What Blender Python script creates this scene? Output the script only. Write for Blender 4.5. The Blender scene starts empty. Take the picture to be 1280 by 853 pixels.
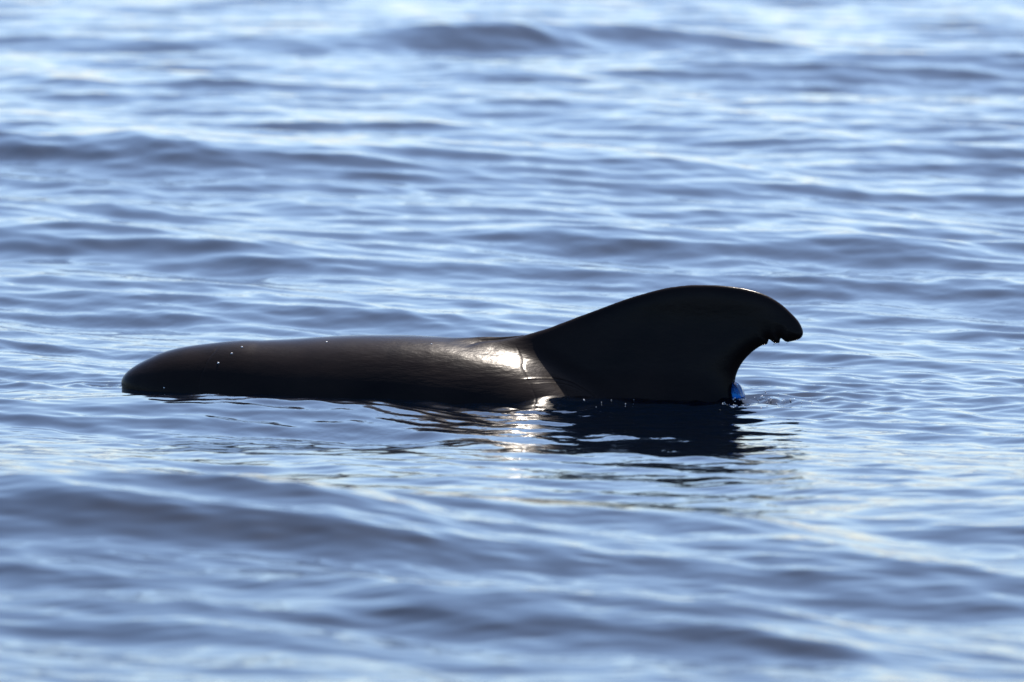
import bpy, math, random
import numpy as np

# ------------------------------------------------------------------ camera, sky, sun, exposure
S = bpy.context.scene
CAM_H, CAM_D, PITCH = 2.7, 30.0, 4.75         # metres, metres, degrees below the horizon
FPX = 10000.0                                   # focal length in photograph pixels
PXM = 0.003                                    # metres per photograph pixel at the whale
SUN_EL, SUN_AZ = 57.0, 17.0                    # elevation; azimuth from straight behind the whale, + = right

cam_d = bpy.data.cameras.new('camera')
cam = bpy.data.objects.new('camera', cam_d)
S.collection.objects.link(cam)
cam.location = (0, -CAM_D, CAM_H)
cam.rotation_euler = (math.radians(90 - PITCH), 0, 0)
cam_d.sensor_width = 36
cam_d.lens = FPX / 1280 * 36
cam_d.clip_start, cam_d.clip_end = 0.5, 20000
cam_d.dof.use_dof = True
cam_d.dof.focus_distance = 30.0
cam_d.dof.aperture_fstop = 3.7
S.camera = cam

W = bpy.data.worlds.new('World')
S.world = W
W.use_nodes = True
wn = W.node_tree
sky = wn.nodes.new('ShaderNodeTexSky')
sky.sky_type = 'NISHITA'
sky.sun_disc = False
sky.sun_elevation = math.radians(SUN_EL)
sky.sun_rotation = math.radians(SUN_AZ)
sky.altitude = 0
sky.air_density = 0.85
sky.dust_density = 0.9
sky.ozone_density = 8.0
wn.nodes['Background'].inputs['Strength'].default_value = 0.08
cool = wn.nodes.new('ShaderNodeMix')            # the photograph's white balance, the same all over the sky
cool.data_type = 'RGBA'
cool.blend_type = 'MULTIPLY'
cool.inputs['Factor'].default_value = 1.0
cool.inputs[7].default_value = (1.03, 0.955, 0.89, 1)
wn.links.new(sky.outputs['Color'], cool.inputs[6])
wn.links.new(cool.outputs[2], wn.nodes['Background'].inputs['Color'])

sd = bpy.data.lights.new('sun', 'SUN')
sd.energy = 3.0
sd.angle = math.radians(0.8)
sd.color = (1.0, 0.9, 0.79)
sun = bpy.data.objects.new('sun', sd)
S.collection.objects.link(sun)
sun.rotation_euler = (math.radians(-(90 - SUN_EL)), 0, math.radians(-SUN_AZ))
sun.location = (0, 20, 30)

S.view_settings.view_transform = 'Standard'
S.view_settings.look = 'None'
S.view_settings.gamma = 1
S.view_settings.exposure = 1.6
S.cycles.use_denoising = True

rng = np.random.default_rng(11)
random.seed(4)


def pix(px, py, z=0.0):
    """ground point (height z) that stands behind a place in the photograph: used only to survey positions"""
    el = math.radians(PITCH) + math.atan((py - 426.5) / FPX)
    d = (CAM_H - z) / math.tan(el)
    return (px - 640) / FPX * math.hypot(d, CAM_H - z), d - CAM_D


def pchip(xs, ys, x):
    xs, ys = np.asarray(xs, float), np.asarray(ys, float)
    h = np.diff(xs)
    dl = np.diff(ys) / h
    m = np.zeros_like(ys)
    m[0], m[-1] = dl[0], dl[-1]
    for i in range(1, len(xs) - 1):
        if dl[i - 1] * dl[i] > 0:
            w1, w2 = 2 * h[i] + h[i - 1], h[i] + 2 * h[i - 1]
            m[i] = (w1 + w2) / (w1 / dl[i - 1] + w2 / dl[i])
    x = np.clip(x, xs[0], xs[-1])
    i = np.clip(np.searchsorted(xs, x) - 1, 0, len(xs) - 2)
    t = (x - xs[i]) / h[i]
    t2, t3 = t * t, t * t * t
    return ((2 * t3 - 3 * t2 + 1) * ys[i] + (t3 - 2 * t2 + t) * h[i] * m[i]
            + (-2 * t3 + 3 * t2) * ys[i + 1] + (t3 - t2) * h[i] * m[i + 1])


def sstep(a, b, x):
    t = np.clip((x - a) / (b - a), 0, 1)
    return t * t * (3 - 2 * t)


# ------------------------------------------------------------------ materials
def new_mat(name):
    m = bpy.data.materials.new(name)
    m.use_nodes = True
    return m, m.node_tree, m.node_tree.nodes['Principled BSDF']


def math_node(nt, op, a, b=None, c=None, clamp=False):
    n = nt.nodes.new('ShaderNodeMath')
    n.operation = op
    n.use_clamp = clamp
    for i, v in enumerate((a, b, c)):
        if v is None:
            continue
        if isinstance(v, (int, float)):
            n.inputs[i].default_value = v
        else:
            nt.links.new(v, n.inputs[i])
    return n.outputs[0]


def noise(nt, vec, scale, detail=2.0, rough=0.5):
    n = nt.nodes.new('ShaderNodeTexNoise')
    n.inputs['Scale'].default_value = scale
    n.inputs['Detail'].default_value = detail
    n.inputs['Roughness'].default_value = rough
    nt.links.new(vec, n.inputs['Vector'])
    return n.outputs['Fac']


def mapping(nt, vec, scale=(1, 1, 1), rot=(0, 0, 0)):
    n = nt.nodes.new('ShaderNodeMapping')
    n.inputs['Scale'].default_value = scale
    n.inputs['Rotation'].default_value = rot
    nt.links.new(vec, n.inputs['Vector'])
    return n.outputs[0]


def bump(nt, height, dist, strength=1.0, normal=None):
    n = nt.nodes.new('ShaderNodeBump')
    n.inputs['Strength'].default_value = strength
    n.inputs['Distance'].default_value = dist
    nt.links.new(height, n.inputs['Height'])
    if normal is not None:
        nt.links.new(normal, n.inputs['Normal'])
    return n.outputs[0]


def sea_material():
    m, nt, p = new_mat('sea_water')
    p.inputs['Base Color'].default_value = (0.0004, 0.0018, 0.0055, 1)
    p.inputs['Roughness'].default_value = 0.06
    p.inputs['IOR'].default_value = 1.333
    tc = nt.nodes.new('ShaderNodeTexCoord').outputs['Object']
    # fine wind ripples below the size of the mesh
    a = noise(nt, mapping(nt, tc, (9, 5, 1), (0, 0, math.radians(35))), 1.0, 3.0, 0.55)
    b = noise(nt, mapping(nt, tc, (26, 16, 1), (0, 0, math.radians(20))), 1.0, 2.0, 0.5)
    patch = noise(nt, mapping(nt, tc, (0.5, 0.25, 1)), 1.0, 2.0, 0.5)
    patch = math_node(nt, 'MULTIPLY_ADD', patch, 2.6, -0.8, clamp=True)
    h = math_node(nt, 'MULTIPLY_ADD', b, 0.22, a)
    h = math_node(nt, 'MULTIPLY', h, patch)
    nt.links.new(bump(nt, h, 0.006, 0.7), p.inputs['Normal'])
    return m


def skin_material():
    m, nt, p = new_mat('wet_whale_skin')
    tc = nt.nodes.new('ShaderNodeTexCoord').outputs['Object']
    sep = nt.nodes.new('ShaderNodeSeparateXYZ')
    nt.links.new(tc, sep.inputs[0])
    X, Y, Z = sep.outputs
    # colour: near black with brownish mottling
    n1 = noise(nt, mapping(nt, tc, (3, 3, 5)), 1.0, 5.0, 0.6)
    r = nt.nodes.new('ShaderNodeValToRGB')
    r.color_ramp.elements[0].position, r.color_ramp.elements[0].color = 0.3, (0.0055, 0.0046, 0.0048, 1)
    r.color_ramp.elements[1].position, r.color_ramp.elements[1].color = 0.7, (0.0160, 0.0112, 0.0096, 1)
    nt.links.new(n1, r.inputs[0])
    nt.links.new(r.outputs[0], p.inputs['Base Color'])
    rr = noise(nt, mapping(nt, tc, (5, 5, 14)), 1.0, 4.0, 0.6)
    nt.links.new(math_node(nt, 'MULTIPLY_ADD', rr, 0.20, 0.15), p.inputs['Roughness'])
    p.inputs['IOR'].default_value = 1.38
    p.inputs['Specular IOR Level'].default_value = 0.12
    p.inputs['Coat Weight'].default_value = 0.0
    p.inputs['Coat Roughness'].default_value = 0.12
    p.inputs['Coat IOR'].default_value = 1.33

    def curve_of(src, lo, hi, pts):
        """value of a curve (u -> v) given as points in metres"""
        u = math_node(nt, 'MULTIPLY_ADD', src, 1 / (hi - lo), -lo / (hi - lo), clamp=True)
        f = nt.nodes.new('ShaderNodeFloatCurve')
        vs = [q[1] for q in pts]
        v0, v1 = min(vs) - 0.01, max(vs) + 0.01
        c = f.mapping.curves[0]
        while len(c.points) < len(pts):
            c.points.new(0.5, 0.5)
        for k, (a_, b_) in enumerate(pts):
            c.points[k].location = ((a_ - lo) / (hi - lo), (b_ - v0) / (v1 - v0))
        f.mapping.update()
        nt.links.new(u, f.inputs['Value'])
        return math_node(nt, 'MULTIPLY_ADD', f.outputs[0], v1 - v0, v0)

    def window(src, lo, hi, soft):
        a_ = math_node(nt, 'MULTIPLY_ADD', src, 1 / soft, -lo / soft, clamp=True)
        b_ = math_node(nt, 'MULTIPLY_ADD', src, -1 / soft, hi / soft, clamp=True)
        return math_node(nt, 'MULTIPLY', a_, b_)

    def line(src_u, src_v, pts, width, soft=0.03):
        lo, hi = min(q[0] for q in pts), max(q[0] for q in pts)
        dv = math_node(nt, 'SUBTRACT', src_v, curve_of(src_u, lo, hi, pts))
        dv = math_node(nt, 'ABSOLUTE', dv)
        g = math_node(nt, 'MULTIPLY_ADD', dv, -1 / width, 1.0, clamp=True)
        g = math_node(nt, 'MULTIPLY', g, g)
        return math_node(nt, 'MULTIPLY', g, window(src_u, lo, hi, soft))

    near = math_node(nt, 'LESS_THAN', Y, 0.0)
    Xj = math_node(nt, 'MULTIPLY_ADD', noise(nt, tc, 14.0, 3.0), 0.03, X)
    # neck crease, skin fold in front of the fin, two healed scratches
    neck = line(Z, Xj, [(-0.10, -1.165), (0.0, -1.155), (0.10, -1.135), (0.19, -1.085)], 0.010)
    fold = line(Z, Xj, [(-0.02, 0.175), (0.05, 0.125), (0.12, 0.085), (0.20, 0.035)], 0.012)
    scar1 = line(X, Z, [(0.06, 0.083), (0.14, 0.083), (0.22, 0.070), (0.28, 0.045), (0.35, 0.0)], 0.006)
    scar2 = line(X, Z, [(0.10, 0.066), (0.2, 0.062), (0.3, 0.022)], 0.005)
    lines = math_node(nt, 'MULTIPLY_ADD', neck, -0.6, math_node(nt, 'MULTIPLY', fold, -0.45))
    lines = math_node(nt, 'ADD', lines, math_node(nt, 'MULTIPLY_ADD', scar2, 0.3, math_node(nt, 'MULTIPLY', scar1, 0.6)))
    lines = math_node(nt, 'MULTIPLY', lines, near)
    wr = noise(nt, mapping(nt, tc, (9, 9, 46), (0, math.radians(-24), 0)), 1.0, 3.0, 0.6)
    wr = math_node(nt, 'MULTIPLY', wr, window(X, -0.75, 0.25, 0.35))
    fine = noise(nt, mapping(nt, tc, (22, 22, 50)), 1.0, 4.0, 0.65)
    nrm = bump(nt, wr, 0.005, 0.5)
    nrm = bump(nt, fine, 0.0018, 0.5, nrm)
    nrm = bump(nt, lines, 0.0022, 0.8, nrm)
    nt.links.new(nrm, p.inputs['Normal'])
    return m


def droplet_material():
    m, nt, p = new_mat('glint_white_drop')
    p.inputs['Base Color'].default_value = (0.92, 0.96, 1.0, 1)  # mostly opaque white: the sun glint is put into the drop's colour
    p.inputs['Roughness'].default_value = 0.2
    p.inputs['IOR'].default_value = 1.333
    p.inputs['Transmission Weight'].default_value = 0.35
    return m


def bulge_material():
    m, nt, p = new_mat('clear_blue_water')
    p.inputs['Base Color'].default_value = (0.008, 0.075, 0.27, 1)
    p.inputs['Roughness'].default_value = 0.08
    p.inputs['IOR'].default_value = 1.333
    p.inputs['Transmission Weight'].default_value = 0.75
    return m


def link_mesh(name, verts, faces, mat, smooth=True):
    me = bpy.data.meshes.new(name)
    verts = np.ascontiguousarray(verts, dtype=np.float32)
    faces = np.ascontiguousarray(faces, dtype=np.int32)
    n = faces.shape[1]
    me.vertices.add(len(verts))
    me.vertices.foreach_set('co', verts.ravel())
    me.loops.add(faces.size)
    me.loops.foreach_set('vertex_index', faces.ravel())
    me.polygons.add(len(faces))
    me.polygons.foreach_set('loop_start', np.arange(0, faces.size, n, dtype=np.int32))
    me.update(calc_edges=True)
    me.validate()
    if smooth:
        me.polygons.foreach_set('use_smooth', np.ones(len(me.polygons), dtype=bool))
    me.materials.append(mat)
    o = bpy.data.objects.new(name, me)
    S.collection.objects.link(o)
    return o


# ------------------------------------------------------------------ the sea
def graded(lo, hi, step0, grow, limit):
    out, x, s = [], hi, step0
    while x < limit:
        out.append(x)
        x += s
        s *= grow
    out.append(limit)
    return out


# columns: even over the stretch of water round the whale, then coarser and coarser out to the horizon
cx = np.arange(-4.6, 4.6001, 0.0098)
side = np.array(graded(0, 4.6, 0.0098, 1.09, 4000.0))[1:]
XS = np.concatenate([-side[::-1], cx, side])
# rows: the step grows with the distance from the boat
ys = [-10.4]
while ys[-1] < 60:
    d = ys[-1] + CAM_D
    ys.append(ys[-1] + (d * d + 6.8) / CAM_H / FPX * 1.25 * 0.62)
near_rows = -np.array(graded(0, 10.4, 0.012, 1.12, 4000.0))[1:][::-1]
far_rows = np.array(graded(0, ys[-1], ys[-1] - ys[-2], 1.10, 9000.0))[1:]
YS = np.concatenate([near_rows, ys, far_rows])
DX, DY = np.gradient(XS), np.gradient(YS)

YAW = math.radians(-9.0)                       # the head lies farther from the boat than the fin
CY, SY = math.cos(YAW), math.sin(YAW)


def swell(X, Y):
    return pchip([-80, -30, -13.5, -9.8, -6.2, -3.2, -0.9, 0.6, 6, 12, 15, 20, 26, 34, 60, 200],
                 [0, 0.02, 0.14, 0.175, 0.185, 0.075, -0.004, 0.004, 0.12, 0.26, 0.28, 0.20, 0.20, 0.15, 0.1, 0], Y + 0.22 * X)


def sea_height(X, Y, dx, dy):
    """height and sideways drift of the water at X, Y; waves finer than the local mesh are left out"""
    H = np.zeros_like(X)
    U = np.zeros_like(X)
    V = np.zeros_like(X)
    r = np.random.default_rng(23)
    # how calm the water lies beside the floating body
    lx, ly = X * CY + Y * SY, -X * SY + Y * CY
    dist = np.sqrt((np.maximum(np.abs(lx + 0.2) - 1.1, 0)) ** 2 + (ly * 0.55) ** 2)
    calm_long = 0.22 + 0.78 * sstep(0.2, 2.6, dist)
    q = Y + 0.22 * X + 3.0
    slick = 1 - 0.42 * np.exp(-(q / np.where(q > 0, 2.4, 4.2)) ** 2)
    calm_mid = 1.25 - 0.25 * sstep(0.1, 1.4, dist)
    n = 240
    lam = np.exp(np.linspace(math.log(0.085), math.log(7.5), n)) * np.exp(r.normal(0, 0.03, n))
    for i, L in enumerate(lam):
        k = 2 * math.pi / L
        spread = 0.30 if L > 1.5 else (0.40 if L > 0.4 else 0.60)
        th = math.radians(-137) + r.normal(0, spread)       # direction of travel: towards the boat and to the left
        # slope carried by each wave
        s = 0.0108
        if L < 0.5:
            s *= (L / 0.5) ** 0.4
        if L > 1.8:
            s *= 0.62 * (1.8 / L) ** 0.5
        s *= math.exp(r.normal(0, 0.3))
        a = s / k
        kx, ky = k * math.cos(th), k * math.sin(th)
        phase = r.uniform(0, 2 * math.pi)
        fade = (sstep(2.2, 5.0, (2 * math.pi / max(abs(kx), 1e-6)) / dx)
                * sstep(2.2, 5.0, (2 * math.pi / max(abs(ky), 1e-6)) / dy))
        if fade.max() <= 0:
            continue
        ph = kx * X + ky * Y + phase
        w = a * fade * (slick if L > 0.45 else 1.0) * (calm_long if L > 0.9 else (0.5 + 0.5 * sstep(0.1, 1.4, dist) if L > 0.4 else calm_mid))
        cs = np.cos(ph)
        sn = np.sin(ph)
        H += w * cs
        c = 1.5 if L > 0.3 else 0.5
        U -= c * w * sn * math.cos(th)
        V -= c * w * sn * math.sin(th)

    def packet(px, py, ang, length, width, lam_, amp, phase=0.0):
        """one crest group: ang = direction of the crest on the water, length along it, width across it"""
        gx, gy = pix(px, py)
        for _ in range(6):
            gx, gy = pix(px, py, float(swell(np.array(gx), np.array(gy))))
        ca, sa = math.cos(math.radians(ang)), math.sin(math.radians(ang))
        a_ = (X - gx) * ca + (Y - gy) * sa
        b_ = -(X - gx) * sa + (Y - gy) * ca
        e = np.exp(-(a_ / length) ** 2 - (b_ / width) ** 2)
        return amp * e * np.cos(2 * math.pi * b_ / lam_ + phase)

    # the long swell: a face rising behind the whale, a back rising towards the boat in front of it
    H += swell(X, Y)
    for args in PACKETS:
        H += packet(*args)
    # ripples spreading from the back edge of the fin and a small bow wave off the head
    for (lx0, ly0, lam_, amp, reach, sx) in RINGS:
        a_, b_ = (lx - lx0) * sx, (ly - ly0)
        a_ = a_ + 0.05 * np.sin(7.3 * b_ + 3.1 * a_ + lx0 * 9) + 0.03 * np.sin(17.0 * b_ - 6.0 * a_)
        b_ = b_ + 0.07 * np.sin(5.1 * a_ + 1.3 + lx0) + 0.03 * np.sin(13.0 * a_ + 9.0 * b_)
        rr = np.sqrt(a_ * a_ + b_ * b_)
        H += amp * (0.55 + 0.45 * np.sin(4.0 * a_ - 6.5 * b_ + 2 * lx0)) * np.exp(-(rr / reach) ** 2) * np.cos(2 * math.pi * rr / lam_)
    # beside the head and shoulder the water falls away towards the boat
    q = -ly - 0.85
    prof = np.where(q < 0, np.exp(-(q / 0.42) ** 2), np.cos(2 * math.pi * np.minimum(q, 3.0) / 2.9) * np.exp(-(q / 1.5) ** 2))
    H += 0.052 * prof * sstep(0.05, -0.5, lx - 0.15 * q) * sstep(-2.9, -1.6, lx)
    # water heaped against the flank in front of the fin
    H += 0.016 * np.exp(-((lx - 0.22) / 0.16) ** 2 - ((ly + 0.2) / 0.2) ** 2)
    return H, U, V


PACKETS = [
    # px, py, ang, length, width, wavelength, amplitude, phase
    (200, 650, -28, 1.1, 1.7, 4.4, 0.125),
    (740, 648, -46, 1.0, 0.65, 1.9, 0.046),
    (760, 765, -38, 0.9, 0.7, 1.9, 0.046),
    (680, 54, -8, 1.3, 1.6, 4.6, 0.165),
    (1200, 95, -20, 2.6, 2.6, 6.0, 0.13),
    (380, 195, -35, 2.6, 1.6, 4.2, 0.10),
    (90, 105, -10, 2.2, 2.2, 5.0, 0.06),
    (820, 300, -30, 1.6, 1.1, 2.6, 0.030),
    (150, 300, -35, 1.6, 1.1, 2.4, 0.035),
]
RINGS = [
    (0.93, 0.0, 0.085, 0.0065, 0.28, 1.0),
    (1.02, 0.05, 0.12, 0.0050, 0.42, 0.75),
    (-1.58, 0.02, 0.11, 0.0085, 0.22, 0.8),
    (0.55, -0.25, 0.16, 0.0070, 0.70, 0.8),
    (0.30, 0.40, 0.11, 0.0040, 1.10, 0.6),
]


def build_sea():
    nx, ny = len(XS), len(YS)
    V = np.empty((ny, nx, 3), np.float32)
    step = 64
    for j in range(0, ny, step):
        yy = YS[j:j + step]
        X, Y = np.meshgrid(XS.astype(np.float32), yy.astype(np.float32))
        dx = np.broadcast_to(DX.astype(np.float32)[None, :], X.shape)
        dy = np.broadcast_to(DY[j:j + step].astype(np.float32)[:, None], X.shape)
        H, U, W_ = sea_height(X, Y, dx, dy)
        V[j:j + step, :, 0] = X + U
        V[j:j + step, :, 1] = Y + W_
        V[j:j + step, :, 2] = H
    idx = np.arange(nx * ny, dtype=np.int32).reshape(ny, nx)
    F = np.stack([idx[:-1, :-1], idx[:-1, 1:], idx[1:, 1:], idx[1:, :-1]], -1).reshape(-1, 4)
    o = link_mesh('sea', V.reshape(-1, 3), F, sea_material())
    o['kind'] = 'structure'
    return o


# ------------------------------------------------------------------ the whale: one continuous skin (implicit surface, then a quad net)
def y0(px):
    return 487 + (px - 146) * 13 / 774


def side_pt(px, py):
    return (px - 640) * PXM / CY, (y0(px) - py) * PXM


BACK = [(146, 477), (148, 471), (153, 464), (162, 457), (176, 449), (200, 438.5), (230, 431.5), (262, 427.5), (290, 424.8),
        (305, 424.0), (313, 424.1), (322, 424.35), (336, 423.9), (365, 422.6), (400, 420.3), (450, 418.2), (500, 418.4),
        (540, 420.3), (565, 423.3), (590, 427), (615, 431.2), (640, 436), (660, 442), (680, 451), (720, 475), (765, 502), (820, 532), (900, 575), (1100, 640), (1400, 690)]
BX = np.array([side_pt(*q)[0] for q in BACK])
BZ = np.array([side_pt(*q)[1] for q in BACK])
# middle height and half width of the trunk, by photograph column
MID = [(146, 0.030), (160, 0.02), (200, -0.01), (300, -0.08), (440, -0.12), (600, -0.13), (700, -0.20), (765, -0.30), (900, -0.50), (1100, -0.64), (1400, -0.74)]
WID = [(146, 0.004), (148, 0.03), (153, 0.058), (162, 0.088), (176, 0.118), (200, 0.155), (240, 0.19), (300, 0.235), (370, 0.285), (440, 0.325), (560, 0.345), (700, 0.335),
       (900, 0.28), (1100, 0.17), (1400, 0.07)]
FIN = [(560, 470), (560, 440), (600, 427), (625, 424.3), (650, 420.2), (668, 415.5), (690, 408.5), (715, 399), (745, 388), (780, 375), (810, 366),
       (835, 360), (860, 357.2), (885, 356.8), (910, 358.6), (930, 361.6), (948, 366.4), (962, 372.4), (976, 381.5), (988, 392.5),
       (997, 402.5), (1002, 412), (1003, 418.5), (1000, 424), (993, 427), (984, 428.8), (980.5, 427.8), (975.2, 423.2), (973.6, 429.8), (968, 430.4),
       (960.7, 425.0), (958.5, 431.2), (952, 433.0), (943, 438.5), (934, 446.5), (926.5, 456), (921, 467), (918.5, 478), (918, 492), (921, 510), (930, 560),
       (800, 640), (600, 600)]


def poly_dist(P, qx, qz):
    """signed distance to a closed outline, negative inside"""
    P = np.asarray(P, float)
    N = len(P)
    best = np.full(qx.shape, 1e9)
    inside = np.zeros(qx.shape, bool)
    for i in range(N):
        a, b = P[i], P[(i + 1) % N]
        e = b - a
        wx, wz = qx - a[0], qz - a[1]
        t = np.clip((wx * e[0] + wz * e[1]) / (e @ e), 0, 1)
        best = np.minimum(best, (wx - e[0] * t) ** 2 + (wz - e[1] * t) ** 2)
        c = ((a[1] > qz) != (b[1] > qz))
        with np.errstate(divide='ignore', invalid='ignore'):
            xi = (b[0] - a[0]) * (qz - a[1]) / (b[1] - a[1]) + a[0]
        inside ^= c & (qx < xi)
    return np.where(inside, -np.sqrt(best), np.sqrt(best))


def refine(P, n=4):
    """Catmull-Rom over the smooth stretch of the outline; corners of the nicks stay sharp"""
    P = np.asarray(P, float)
    N = len(P)
    sharp = set(range(25, 32)) | set(range(39, N)) | {0, 1}
    out = []
    for i in range(N):
        p0, p1, p2, p3 = P[i - 1], P[i], P[(i + 1) % N], P[(i + 2) % N]
        out.append(p1)
        if i in sharp or (i + 1) % N in sharp:
            continue
        for k in range(1, n):
            t = k / n
            out.append(0.5 * ((2 * p1) + (p2 - p0) * t + (2 * p0 - 5 * p1 + 4 * p2 - p3) * t * t + (-p0 + 3 * p1 - 3 * p2 + p3) * t ** 3))
    return np.array(out)


FINP = refine([side_pt(*q) for q in FIN])
GX0, GX1, GZ0, GZ1, GS = -1.56, 2.42, -0.95, 0.50, 0.0025
_gx = np.arange(GX0, GX1 + GS, GS)
_gz = np.arange(GZ0, GZ1 + GS, GS)
FIN_TAB = poly_dist(FINP, *np.meshgrid(_gx, _gz, indexing='ij')).astype(np.float32)


def fin_d(x, z):
    u = np.clip((x - GX0) / GS, 0, len(_gx) - 1.001)
    v = np.clip((z - GZ0) / GS, 0, len(_gz) - 1.001)
    i, j = u.astype(np.int32), v.astype(np.int32)
    u, v = u - i, v - j
    T = FIN_TAB
    return (T[i, j] * (1 - u) + T[i + 1, j] * u) * (1 - v) + (T[i, j + 1] * (1 - u) + T[i + 1, j + 1] * u) * v


_tx = np.linspace(GX0 - 0.05, GX1 + 0.05, 4000)
_top = pchip(BX, BZ, _tx)
_mid = pchip([side_pt(p, 0)[0] for p, _ in MID], [v for _, v in MID], _tx)
_wid = pchip([side_pt(p, 0)[0] for p, _ in WID], [v for _, v in WID], _tx)
TIP = BX[0]
END = BX[-1]


def field(x, y, z):
    mid = np.interp(x, _tx, _mid)
    b = np.maximum(np.interp(x, _tx, _top) - mid, 0.004)
    a = np.interp(x, _tx, _wid)
    yy, zz = y, z - mid
    k0 = np.sqrt((yy / a) ** 2 + (zz / b) ** 2)
    k1 = np.sqrt((yy / (a * a)) ** 2 + (zz / (b * b)) ** 2) + 1e-6
    body = k0 * (k0 - 1) / k1
    body = np.maximum(body, np.maximum(TIP - x, x - END))
    # dorsal fin: thick fleshy base, thin rounded rim
    d = fin_d(x, z)
    ins = np.maximum(-d, 0)
    base = 0.026 + 0.050 * sstep(0.34, 0.0, z) + 0.05 * sstep(0.12, -0.12, z)
    t = base * np.sqrt(1 - np.exp(-ins / (0.030 + 0.05 * sstep(0.25, 0.0, z))))
    fin = np.where(d < 0, (np.abs(y) - t) * 0.9, np.sqrt(d * d + y * y))
    k = 0.085
    h = np.clip(0.5 + 0.5 * (fin - body) / k, 0, 1)
    return fin * (1 - h) + body * h - k * h * (1 - h)


def build_whale():
    def axis(lo, hi, coarse, f0, f1, fine):
        out = [lo]
        while out[-1] < hi:
            x_ = out[-1]
            away = max(f0 - x_, x_ - f1, 0.0)
            out.append(x_ + min(coarse, fine + away * 0.12))
        return np.array(out)
    gx = axis(-1.52, 2.40, 0.0085, 0.80, 1.12, 0.003)     # finer round the fin tip and its nicks
    gy = axis(-0.42, 0.42, 0.0085, -0.03, 0.03, 0.004)
    gz = axis(-0.93, 0.45, 0.0085, 0.16, 0.30, 0.003)
    nx, ny, nz = len(gx), len(gy), len(gz)
    F = np.empty((nx, ny, nz), np.float32)
    for i in range(0, nx, 32):
        X, Y, Z = np.meshgrid(gx[i:i + 32].astype(np.float32), gy.astype(np.float32), gz.astype(np.float32), indexing='ij')
        F[i:i + 32] = field(X, Y, Z)
    s = F < 0
    cnt = np.zeros((nx - 1, ny - 1, nz - 1), np.int8)
    for a in (0, 1):
        for b in (0, 1):
            for c in (0, 1):
                cnt += s[a:nx - 1 + a, b:ny - 1 + b, c:nz - 1 + c]
    act = (cnt > 0) & (cnt < 8)
    ci = np.argwhere(act)
    vid = np.full(act.shape, -1, np.int32)
    vid[act] = np.arange(len(ci))
    P = np.zeros((len(ci), 3))
    CW = np.stack([np.diff(gx)[ci[:, 0]], np.diff(gy)[ci[:, 1]], np.diff(gz)[ci[:, 2]]], 1)
    AX = (gx, gy, gz)
    # first estimate: mean of edge crossings
    acc = np.zeros_like(P)
    num = np.zeros(len(P))
    for ax in range(3):
        for u in (0, 1):
            for v in (0, 1):
                o = [0, 0, 0]
                o1, o2 = [q for q in range(3) if q != ax]
                o[o1], o[o2] = u, v
                p = ci + np.array(o)
                q = p.copy()
                q[:, ax] += 1
                fa, fb = F[tuple(p.T)], F[tuple(q.T)]
                hit = (fa < 0) != (fb < 0)
                t = np.where(hit, fa / np.where(hit, fa - fb, 1), 0)
                pos = np.stack([gx[p[:, 0]], gy[p[:, 1]], gz[p[:, 2]]], 1)
                pos[:, ax] += t * (AX[ax][q[:, ax]] - AX[ax][p[:, ax]])
                acc[hit] += pos[hit]
                num[hit] += 1
    P = acc / num[:, None]
    C = np.stack([gx[ci[:, 0]], gy[ci[:, 1]], gz[ci[:, 2]]], 1) + CW / 2
    for _ in range(3):                          # settle the points exactly on the skin
        e = 0.0015
        f = field(P[:, 0], P[:, 1], P[:, 2])
        g = np.stack([field(P[:, 0] + e, P[:, 1], P[:, 2]) - field(P[:, 0] - e, P[:, 1], P[:, 2]),
                      field(P[:, 0], P[:, 1] + e, P[:, 2]) - field(P[:, 0], P[:, 1] - e, P[:, 2]),
                      field(P[:, 0], P[:, 1], P[:, 2] + e) - field(P[:, 0], P[:, 1], P[:, 2] - e)], 1) / (2 * e)
        stepv = -(f / np.maximum((g * g).sum(1), 0.05))[:, None] * g
        P = P + np.clip(stepv, -CW * 0.6, CW * 0.6)
        P = np.clip(P, C - CW * 0.8, C + CW * 0.8)
    faces = []
    for ax in range(3):
        a1, a2 = [q for q in range(3) if q != ax]
        sl = [slice(None)] * 3
        sl2 = [slice(None)] * 3
        sl[ax], sl2[ax] = slice(0, -1), slice(1, None)
        A, B = s[tuple(sl)], s[tuple(sl2)]
        E = np.argwhere(A != B)
        ok = (E[:, a1] > 0) & (E[:, a2] > 0) & (E[:, a1] < s.shape[a1] - 1) & (E[:, a2] < s.shape[a2] - 1)
        E = E[ok]
        q = []
        for (u, v) in ((-1, -1), (0, -1), (0, 0), (-1, 0)):
            p = E.copy()
            p[:, a1] += u
            p[:, a2] += v
            q.append(vid[tuple(p.T)])
        q = np.stack(q, 1)
        flip = A[tuple(E.T)]
        if ax == 1:
            flip = ~flip
        q[~flip] = q[~flip][:, ::-1]
        faces.append(q)
    Fq = np.concatenate(faces)
    Fq = Fq[(Fq >= 0).all(1)]
    o = link_mesh('pilot_whale', P, Fq, skin_material())
    o.rotation_euler = (0, 0, YAW)
    o['label'] = 'black pilot whale lying at the sea surface with its hooked, nicked dorsal fin raised'
    o['category'] = 'whale'
    return o


def ico(r=1.0, sub=2):
    import bmesh
    bm = bmesh.new()
    bmesh.ops.create_icosphere(bm, subdivisions=sub, radius=r)
    v = np.array([q.co[:] for q in bm.verts])
    f = np.array([[q.index for q in t.verts] for t in bm.faces])
    bm.free()
    return v, f


def skin_y(x, z):
    """near flank of the whale at side position x, z"""
    y = np.linspace(-0.45, 0.0, 1801)
    f = field(np.full_like(y, x), y, np.full_like(y, z))
    k = np.argmax(f < 0)
    return y[k] if f[k] < 0 else 0.0


def to_world(x, y, z):
    return (x * CY - y * SY, x * SY + y * CY, z)


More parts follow.
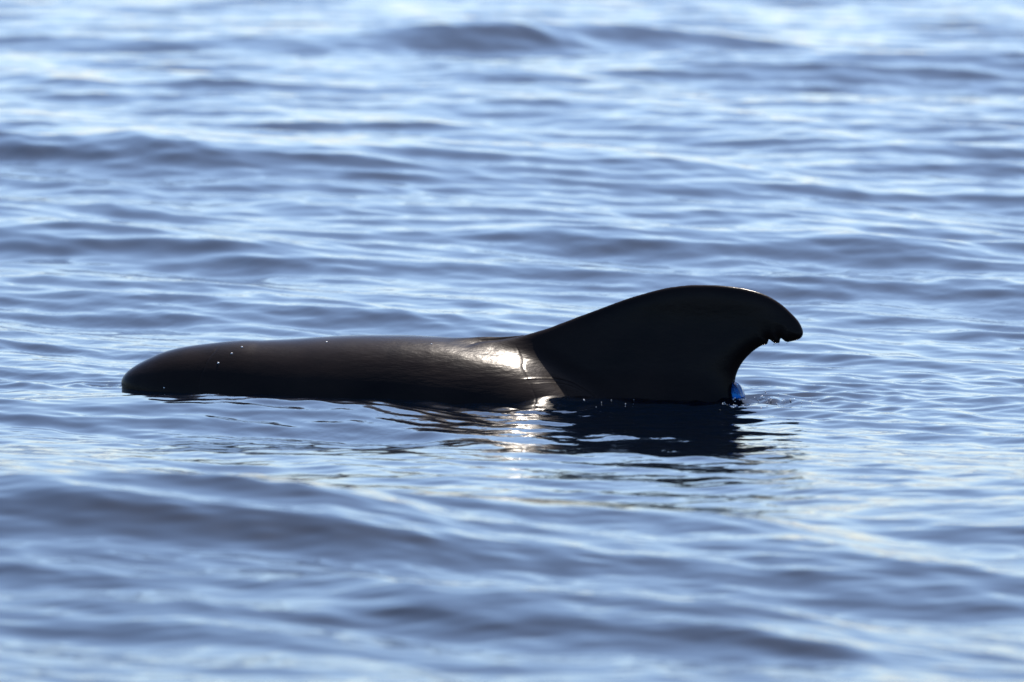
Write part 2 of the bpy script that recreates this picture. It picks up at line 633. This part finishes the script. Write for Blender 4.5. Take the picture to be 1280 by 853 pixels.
def water_z(x, y):
    a = np.array([[x]], float)
    one = np.full((1, 1), 0.012)
    return sea_height(a, np.array([[y]], float), one, one)[0][0, 0]


def build_small():
    drop = droplet_material()
    V, F = ico(1, 2)
    # drops sitting on the skin
    spots = [(305, 433, 0.0045, 'bright water droplet on the brow of the whale just behind the neck crease'),
             (294, 441, 0.0042, 'water droplet a little below the brow of the whale, beside the neck crease'),
             (279, 453, 0.0045, 'faint water droplet on the side of the head on the neck crease'),
             (412, 427, 0.0036, 'single water droplet on the whale back behind the blowhole'),
             (545, 430, 0.0032, 'tiny water droplet on the whale back just ahead of the sunlit patch'),
             (180, 490, 0.0045, 'water droplet at the waterline below the tip of the snout'),
             (211, 484, 0.0030, 'dim water droplet low on the melon of the whale')]
    me = None
    for (px, py, r, lab) in spots:
        x, z = side_pt(px, py)
        y = skin_y(x, z)
        # the flank is nearer than the middle plane: look for the skin point that shows there
        z2 = z
        for _ in range(4):
            z2 = z + y * -0.09
            y = skin_y(x, z2)
        if me is None:
            o = link_mesh('water_droplet', V * np.array([1, 1, 0.85]), F, drop)
            me = o.data
        else:
            o = bpy.data.objects.new('water_droplet', me)
            S.collection.objects.link(o)
        o.location = to_world(x, y, z2)
        o.scale = (r, r, r)
        o['label'] = lab
        o['category'] = 'droplet'
        o['group'] = 'water droplets on the whale skin'
    # drops hanging in the nicks of the fin
    for (px, py, r, lab) in [(973.5, 431, 0.0022, 'water droplet hanging from the nick next to the fin tip'),
                             (983, 430.2, 0.002, 'water droplet under the hooked fin tip'),
                             (967, 431.5, 0.0022, 'water droplet hanging beside the nick farther from the fin tip')]:
        o = bpy.data.objects.new('water_droplet', me)
        S.collection.objects.link(o)
        x, z = side_pt(px, py)
        o.location = to_world(x, -0.004, z)
        o.scale = (r, r, r * 1.4)
        o['label'] = lab
        o['category'] = 'droplet'
        o['group'] = 'water droplets on the whale fin'
    # spray round the back edge of the fin, glint beads beside its base
    vs_, fs_ = [], []
    V1, F1 = ico(1, 1)
    r = random.Random(8)
    pts = []
    for _ in range(130):
        if r.random() < 0.92:
            px = 912 + abs(r.gauss(0, 1)) * 40
            ly = r.gauss(-0.10, 0.16)
        else:
            px = r.gauss(755, 34)  # added beads standing in for sun glints on the water
            ly = r.gauss(-0.30, 0.12)
        x = side_pt(px, 490)[0]
        wx, wy, _z = to_world(x, ly, 0)
        h = float(water_z(wx, wy))
        pts.append((x, ly, h + abs(r.gauss(0, 0.0015)) - 0.001, r.choice((0.0012, 0.0015, 0.002, 0.0024, 0.0032))))
    for k, (x, y, z, q) in enumerate(pts):
        c = np.array(to_world(x, y, z))
        vs_.append(V1 * q + c)
        fs_.append(F1 + k * len(V1))
    o = link_mesh('splash_spray', np.concatenate(vs_), np.concatenate(fs_), drop)
    o['kind'] = 'stuff'
    o['label'] = 'fine whitish spray on the water behind the dorsal fin, with beads for glints beside it'
    o['category'] = 'spray'
    # blue lens of water heaped up behind the fin
    V3, F3 = ico(1, 5)
    u = V3 / np.linalg.norm(V3, axis=1)[:, None]
    wob = 1 + 0.03 * np.sin(5 * u[:, 0] + 3 * u[:, 2]) + 0.02 * np.sin(9 * u[:, 1] + 4 * u[:, 0] + 1)
    B = u * wob[:, None] * np.array([0.025, 0.05, 0.042])
    B[:, 2] += 0.024
    B[:, 0] += np.where(B[:, 2] > 0, -0.25 * B[:, 2], 0)
    x, z = side_pt(924, 498)
    B += np.array([x, 0.0, 0.0])
    o = link_mesh('water_bulge', np.stack(to_world(B[:, 0], B[:, 1], B[:, 2]), 1), F3, bulge_material())
    o['label'] = 'small blue translucent lump of water welling up behind the dorsal fin'
    o['category'] = 'water bulge'


build_sea()
build_whale()
build_small()
